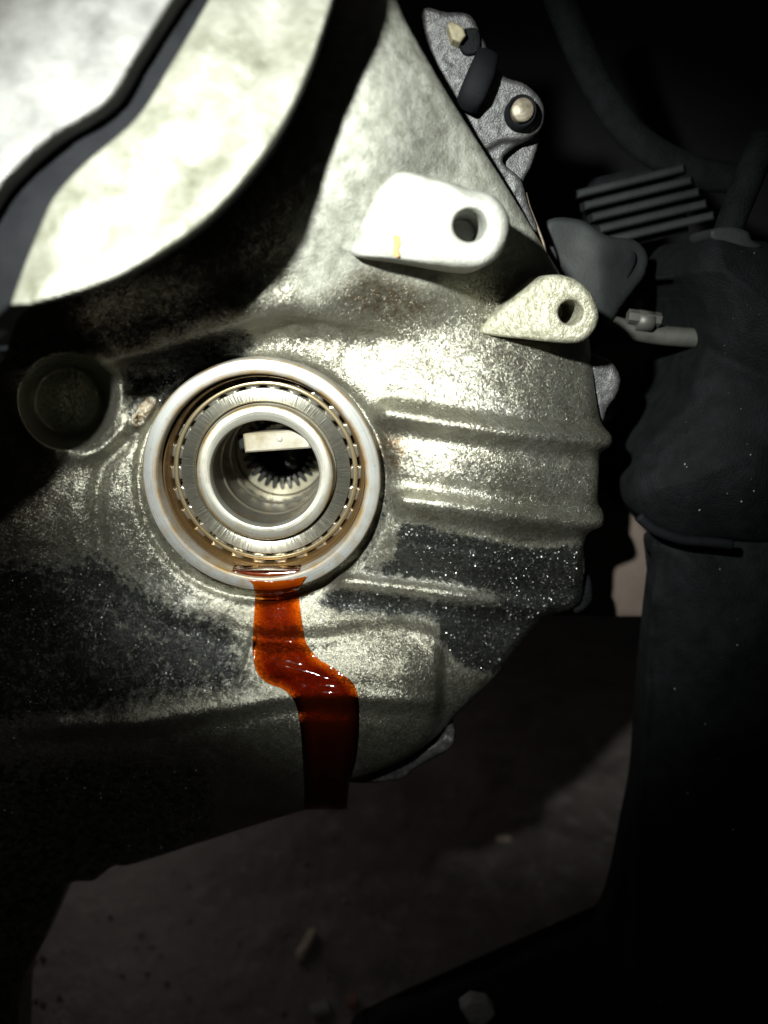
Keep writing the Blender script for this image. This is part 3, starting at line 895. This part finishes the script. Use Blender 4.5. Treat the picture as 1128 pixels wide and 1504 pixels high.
# ------------------------------------------------------------------ pale cover at upper left, close to the lens
cv = thing('metal_cover', 'brightly lit pale metal cover with a dark curved groove, overhanging the gearbox', 'cover', Q(120, 430, 0.06))
def cover_h(x, y, s):
    return 66 + (y - 200) * 0.045 - (x - 200) * 0.012 + (fbm(x, y, 60, 31) - 0.5) * 2.0
groove_a = spline([(322, -110), (284, -30), (258, 10), (208, 88), (164, 156), (84, 208), (28, 258), (-8, 304), (-70, 415), (-140, 540)], 6, False)
groove_b = spline([(356, -110), (316, -20), (294, 22), (250, 96), (200, 174), (122, 242), (78, 292), (56, 340), (32, 400), (16, 448)], 6, False)
outer = spline([(16, 448), (50, 446), (150, 416), (230, 374), (300, 325), (360, 262), (410, 192), (450, 112), (477, 35), (500, -40), (515, -110)], 6, False)
slab('inner_plate', np.concatenate([groove_a, [(-340, 540), (-340, -110)]]), lambda x, y, s: cover_h(x, y, s) + 1 - 5.0 * sstep(14, 0, s), M['powder_metal'], cv, step=5, edge=4, back=0.003, smooth_n=0)
slab('outer_rim', np.concatenate([groove_b, outer[1:]]), lambda x, y, s: cover_h(x, y, s) + 3.0 * sstep(70, 20, seg_dist(x, y, outer)[0]) - 1.5 * sstep(40, 0, seg_dist(x, y, groove_b)[0]), M['rim_paint'], cv, step=4, edge=4, back=0.003, smooth_n=0)
slab('groove_shade_sheet', np.concatenate([outer[2:-3] + np.array([-3, -2]), [(470, -105), (-330, -105), (-330, 660), (-150, 640), (-70, 590), (-25, 530), (-6, 470)]]), lambda x, y, s: cover_h(x, y, s) - 9.5, M['rubber_shade_black'], cv, step=8, edge=3, back=0.012, smooth_n=0)  # black sheet added to darken the groove; its unseen lower left shades the case

# ------------------------------------------------------------------ bracket with pin behind the upper case
br = thing('pin_bracket', 'grey lobed cast bracket with a round pin behind the upper housing', 'bracket', Q(770, 340, -0.03))
bp = slab('bracket_plate', [(620, 20), (655, 18), (690, 22), (706, 50), (722, 84), (740, 112), (768, 122), (790, 140), (800, 164), (793, 192), (770, 206), (750, 220), (738, 238), (764, 262), (776, 300), (790, 340), (760, 320), (720, 262), (690, 200), (650, 130)],
     lambda x, y, s: -22 - (y - 150) * 0.03 + 3.0 * sstep(-4, 4, 0 * x + 207 - y - np.maximum(0, (740 - x)) * -0.5) + (fbm(x, y, 14, 41) - 0.5) * 1.2, M['bracket'], br, step=3, edge=7, back=0.015)
slab('bracket_web', [(735, 222), (756, 214), (792, 196), (782, 240), (768, 270), (772, 310), (784, 350), (760, 330), (738, 270)], lambda x, y, s: -31 + 0 * x, M['bracket'], br, step=3, edge=5, back=0.012)
pa = Q(767, 162, -0.012)
mk('pin', *lathe(pa, [(0, -1.4), (3.2, -1.3), (3.8, -0.8), (3.9, 10)], 28), M['pin'], br, sharp=40)
mk('pin_collar', *lathe(pa, [(4.2, 4.0), (4.3, 1.0), (4.9, 0.6), (5.4, 1.2), (5.5, 6.0)], 32), M['rubber_shade_black'], br, sharp=40)
mk('shadow_strip', *tube([Q(718, 78, -0.012), Q(708, 105, -0.010), Q(695, 135, -0.010), Q(684, 158, -0.014)], [0.0040, 0.0046, 0.0046, 0.0040], 14, 0.5), M['rubber_shade_black'], br)  # black tube put in for the dark shadow across the bracket
slab('clip_tab', [(657, 36), (664, 31), (680, 40), (684, 52), (676, 63), (664, 58)], lambda x, y, s: -10 + 0 * x, M['tab'], br, step=2, edge=2, back=0.012, smooth_n=0)
slab('clip_block', [(680, 44), (700, 42), (706, 60), (702, 76), (684, 80), (674, 64)], lambda x, y, s: -14 + 0 * x, M['dusty_black'], br, step=2.5, edge=4, back=0.012)

# thin wires hanging from the bracket
for (pp, wlab) in (([(757, 285), (766, 312), (778, 340), (790, 362), (803, 388)], 'thin straight wire hanging close along the housing edge'),
                   ([(772, 283), (778, 305), (790, 335), (799, 360), (806, 392)], 'thin bowed wire hanging below the pin bracket')):
    p3 = spline([(x, y, 0) for x, y in pp], 5, False)
    tag(mk('wire', *tube(Q(p3[:, 0], p3[:, 1], -0.030), 0.00055, 8), M['wire']), wlab, 'wire')

# ------------------------------------------------------------------ dim parts to the right
hp = spline([(800, -60, 0), (826, 10, 0), (850, 70, 0), (882, 135, 0), (925, 195, 0), (975, 232, 0), (1035, 256, 0), (1085, 262, 0)], 6, False)
tag(mk('hose', *tube(Q(hp[:, 0], hp[:, 1], -0.11), 0.0070, 16, 0.7), M['dusty_black']), 'dark curved hose sweeping down through the black space behind the bracket', 'hose')

fb = thing('finned_block', 'dim block of slanting fins beside the curved hose', 'block', Q(930, 345, -0.10))
mk('block_core', *rbox(*(Q(925, 308, -0.125)), 0.045, 0.03, 0.034, 0.002, R(12)), M['dusty_black'], fb, smooth=False)
for i in range(5):
    mk('fin', *rbox(*Q(922 + i * 11, 268 + i * 17, -0.106), 0.050, 0.010, 0.0036, 0.0008, R(13)), M['grey_green'], fb, smooth=False)

sbk = thing('side_bracket', 'dull grey-green bracket with a slotted end behind the smaller boss', 'bracket', Q(890, 470, -0.05))
sb = slab('bracket_body', [(800, 330), (850, 322), (892, 346), (930, 352), (950, 372), (948, 402), (930, 428), (905, 462), (890, 490), (840, 480), (815, 420)],
     lambda x, y, s: -52 - 8 * sstep(880, 950, x) + (fbm(x, y, 80, 51, 2) - 0.5) * 5, M['grey_green'], sbk, step=4, edge=8, back=0.02)
slab('slot', [(922, 376), (932, 370), (934, 384), (922, 410), (912, 428), (910, 414)], lambda x, y, s: -57.5 + 0 * x, M['rubber_shade_black'], sbk, step=2.5, edge=2, back=0.004)

rodt = thing('link_rod', 'dull steel rod with a hex nut reaching towards the dark knuckle', 'rod', Q(975, 500, -0.06))
rp = spline([(893, 476, 0), (930, 486, 0), (985, 494, 0), (1060, 498, 0), (1110, 498, 0)], 5, False)
mk('rod_bar', *tube(Q(rp[:, 0], rp[:, 1], -0.06), 0.0042, 16), M['rod'], rodt)
a_, b_ = Q(922, 464, -0.055), Q(970, 470, -0.055)
mk('nut', *cyl_between(a_, b_, 0.0030, 6), M['rod'], rodt, smooth=False)
mk('nut_washer', *cyl_between(Q(935, 470, -0.056), Q(958, 473, -0.056), 0.0044, 18), M['rod'], rodt)

def kn_h(x, y, s):
    return -42 + 26 * (1 - np.exp(-s / 60)) + (fbm(x, y, 110, 61, 2) - 0.5) * 12 - 3 * np.exp(-((y - 520 - (x - 1050) * 0.5) / 16) ** 2)
def arm_h(x, y, s):
    return -52 + 22 * (1 - np.exp(-s / 70)) + (fbm(x, y, 120, 71, 2) - 0.5) * 10 + 4 * np.exp(-((x - 950 - (1000 - y) * 0.05) / 9) ** 2)
def dust(parent, poly, hf, n, seed, x0, x1, y0, y1):
    r_ = np.random.default_rng(seed); pl = spline(poly, 5)
    x = r_.uniform(x0, x1, n * 4); y = r_.uniform(y0, y1, n * 4)
    sd = sdf(x, y, pl)[0]; k = sd > 14
    x, y, sd = x[k][:n], y[k][:n], sd[k][:n]
    c = Q(x, y, hf(x, y, sd) / 1000); rad = 0.00010 + 0.0005 * r_.random(len(x)) ** 5
    oct_ = np.array([(1, 0, 0), (0, 0, 1), (-1, 0, 0), (0, 0, -1), (0, -1, 0), (0, 1, 0)])
    v = (c[:, None, :] + rad[:, None, None] * oct_[None] * r_.uniform(0.6, 1.4, (len(x), 6, 1))).reshape(-1, 3)
    f = [[6 * i + a for a in t] for i in range(len(x)) for t in ((0, 1, 4), (1, 2, 4), (2, 3, 4), (3, 0, 4), (1, 0, 5), (2, 1, 5), (3, 2, 5), (0, 3, 5))]
    o = mk('dust_specks', v, f, M['flake'], parent, smooth=False); o['kind'] = 'stuff'
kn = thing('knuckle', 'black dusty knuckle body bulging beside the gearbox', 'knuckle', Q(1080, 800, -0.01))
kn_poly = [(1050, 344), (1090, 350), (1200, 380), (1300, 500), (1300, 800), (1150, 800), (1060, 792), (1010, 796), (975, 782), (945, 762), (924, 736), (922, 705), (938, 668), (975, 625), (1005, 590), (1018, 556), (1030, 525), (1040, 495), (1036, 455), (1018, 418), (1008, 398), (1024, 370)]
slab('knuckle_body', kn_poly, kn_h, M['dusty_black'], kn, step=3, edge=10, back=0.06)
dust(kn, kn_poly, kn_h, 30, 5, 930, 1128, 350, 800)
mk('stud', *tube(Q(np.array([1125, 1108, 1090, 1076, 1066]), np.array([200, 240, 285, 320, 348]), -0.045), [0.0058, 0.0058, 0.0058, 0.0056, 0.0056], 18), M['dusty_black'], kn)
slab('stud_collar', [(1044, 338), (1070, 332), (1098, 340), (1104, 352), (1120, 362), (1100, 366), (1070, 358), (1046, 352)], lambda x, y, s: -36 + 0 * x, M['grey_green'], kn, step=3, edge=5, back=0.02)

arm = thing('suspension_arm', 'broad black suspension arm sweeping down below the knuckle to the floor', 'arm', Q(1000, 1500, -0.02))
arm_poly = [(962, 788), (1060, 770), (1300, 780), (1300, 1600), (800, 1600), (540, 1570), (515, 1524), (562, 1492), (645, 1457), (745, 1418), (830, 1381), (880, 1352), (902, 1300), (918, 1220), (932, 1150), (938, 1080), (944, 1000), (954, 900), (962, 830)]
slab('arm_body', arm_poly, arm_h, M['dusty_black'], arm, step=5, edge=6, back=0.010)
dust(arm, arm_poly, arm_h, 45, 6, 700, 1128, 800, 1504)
# torn boot lip between knuckle and arm
lp = spline([(938, 758, 0), (962, 778, 0), (1000, 792, 0), (1040, 796, 0), (1075, 800, 0)], 5, False)
mk('boot_lip', *tube(Q(lp[:, 0], lp[:, 1], -0.028), 0.0022, 10), M['rubber_shade_black'], kn)

slab_o = slab('crossmember', [(800, 690), (884, 716), (910, 735), (946, 776), (968, 800), (1010, 815), (1010, 905), (800, 905)], lambda x, y, s: -80 + 0 * x, M['brown'], None, step=6, edge=3, back=0.03, smooth_n=0)
tag(slab_o, 'rusty brown plate edge behind the ribs of the gearbox', 'plate')
bar = mk('dark_pipe', *tube([Q(880, 560, -0.16), Q(960, 565, -0.16), Q(1060, 560, -0.16)], [0.022, 0.022, 0.022], 20), M['brown'])
tag(bar, 'dim brown pipe under the link rod in the background', 'pipe')

# ------------------------------------------------------------------ debris on the floor
def chip(name, pxc, pyc, L, W, H, ang, mat, label, cat, seed, group=None, z=0.0):
    r_ = np.random.default_rng(seed); c = floor_at(pxc, pyc, z)
    n = 8; pts = []
    for lay, sc, zz in ((0, 1.0, 0.0), (1, 1.0, 0.6), (2, 0.8, 1.0)):
        for k in range(n):
            a = 2 * math.pi * k / n
            x = max(-1, min(1, 1.25 * math.cos(a))) * L / 2 * sc; y = max(-1, min(1, 1.25 * math.sin(a))) * W / 2 * sc
            x *= 1 + 0.25 * (np.random.default_rng(seed * 31 + k).random() - 0.5); y *= 1 + 0.5 * (np.random.default_rng(seed * 17 + k).random() - 0.5)
            pts.append((c[0] + x * math.cos(ang) - y * math.sin(ang), c[1] + x * math.sin(ang) + y * math.cos(ang), z + zz * H * (1 + 0.2 * (r_.random() - 0.5)) ))
    F = [list(range(n))[::-1]]
    for l in (0, 1):
        for k in range(n):
            j = (k + 1) % n
            F.append([l * n + k, l * n + j, (l + 1) * n + j, (l + 1) * n + k])
    F.append([2 * n + k for k in range(n)])
    o = mk(name, pts, F, mat, smooth=False)
    return tag(o, label, cat, group)
chip('wood_splinter', 450, 1389, 0.026, 0.0065, 0.005, R(72), M['wood'], 'short pale wood splinter lying on the dark floor', 'splinter', 2)
chip('tan_chip', 740, 1233, 0.011, 0.005, 0.003, R(5), M['wood'], 'small tan chip alone on the bare floor', 'chip', 3)
chip('red_chip', 517, 1473, 0.006, 0.008, 0.004, R(10), M['redchip'], 'small reddish chip on the floor next to the black arm', 'chip', 4)
chip('grey_lump', 472, 1483, 0.012, 0.010, 0.004, R(20), M['flake'], 'pale grey lump on the floor next to the black arm', 'lump', 5)
pf_ = slab('paint_flake', [(676, 1482), (692, 1470), (716, 1474), (728, 1490), (712, 1506), (690, 1504)], lambda x, y, s: -26 + (x - 700) * 0.02, M['flake'], None, step=3, edge=2, back=0.006, smooth_n=0)
tag(pf_, 'angular pale flake stuck on the black arm', 'flake')

# grit: loose specks nobody could count
gv = []; gf = []
for i in range(420):
    u = rng.random(); x_ = rng.uniform(40, 960); y_ = rng.uniform(1000, 1504)
    c = floor_at(x_, y_)
    r_ = 0.0006 + 0.0016 * rng.random() ** 3
    b = len(gv)
    for dx, dy, dz in ((1, 0, .3), (0, 1, .3), (-1, 0, .3), (0, -1, .3), (0, 0, 1.2), (0, 0, -.2)):
        gv.append((c[0] + dx * r_ * rng.uniform(.7, 1.3), c[1] + dy * r_ * rng.uniform(.7, 1.3), r_ * dz * 0.8 + 0.0002))
    for a, d in ((0, 1), (1, 2), (2, 3), (3, 0)):
        gf.append([b + a, b + d, b + 4]); gf.append([b + d, b + a, b + 5])
grit = mk('grit', gv, gf, M['flake'], smooth=False, loc=(0, 0.5, 0))
tag(grit, 'loose grey grit scattered over the dark floor', 'grit', kind='stuff')
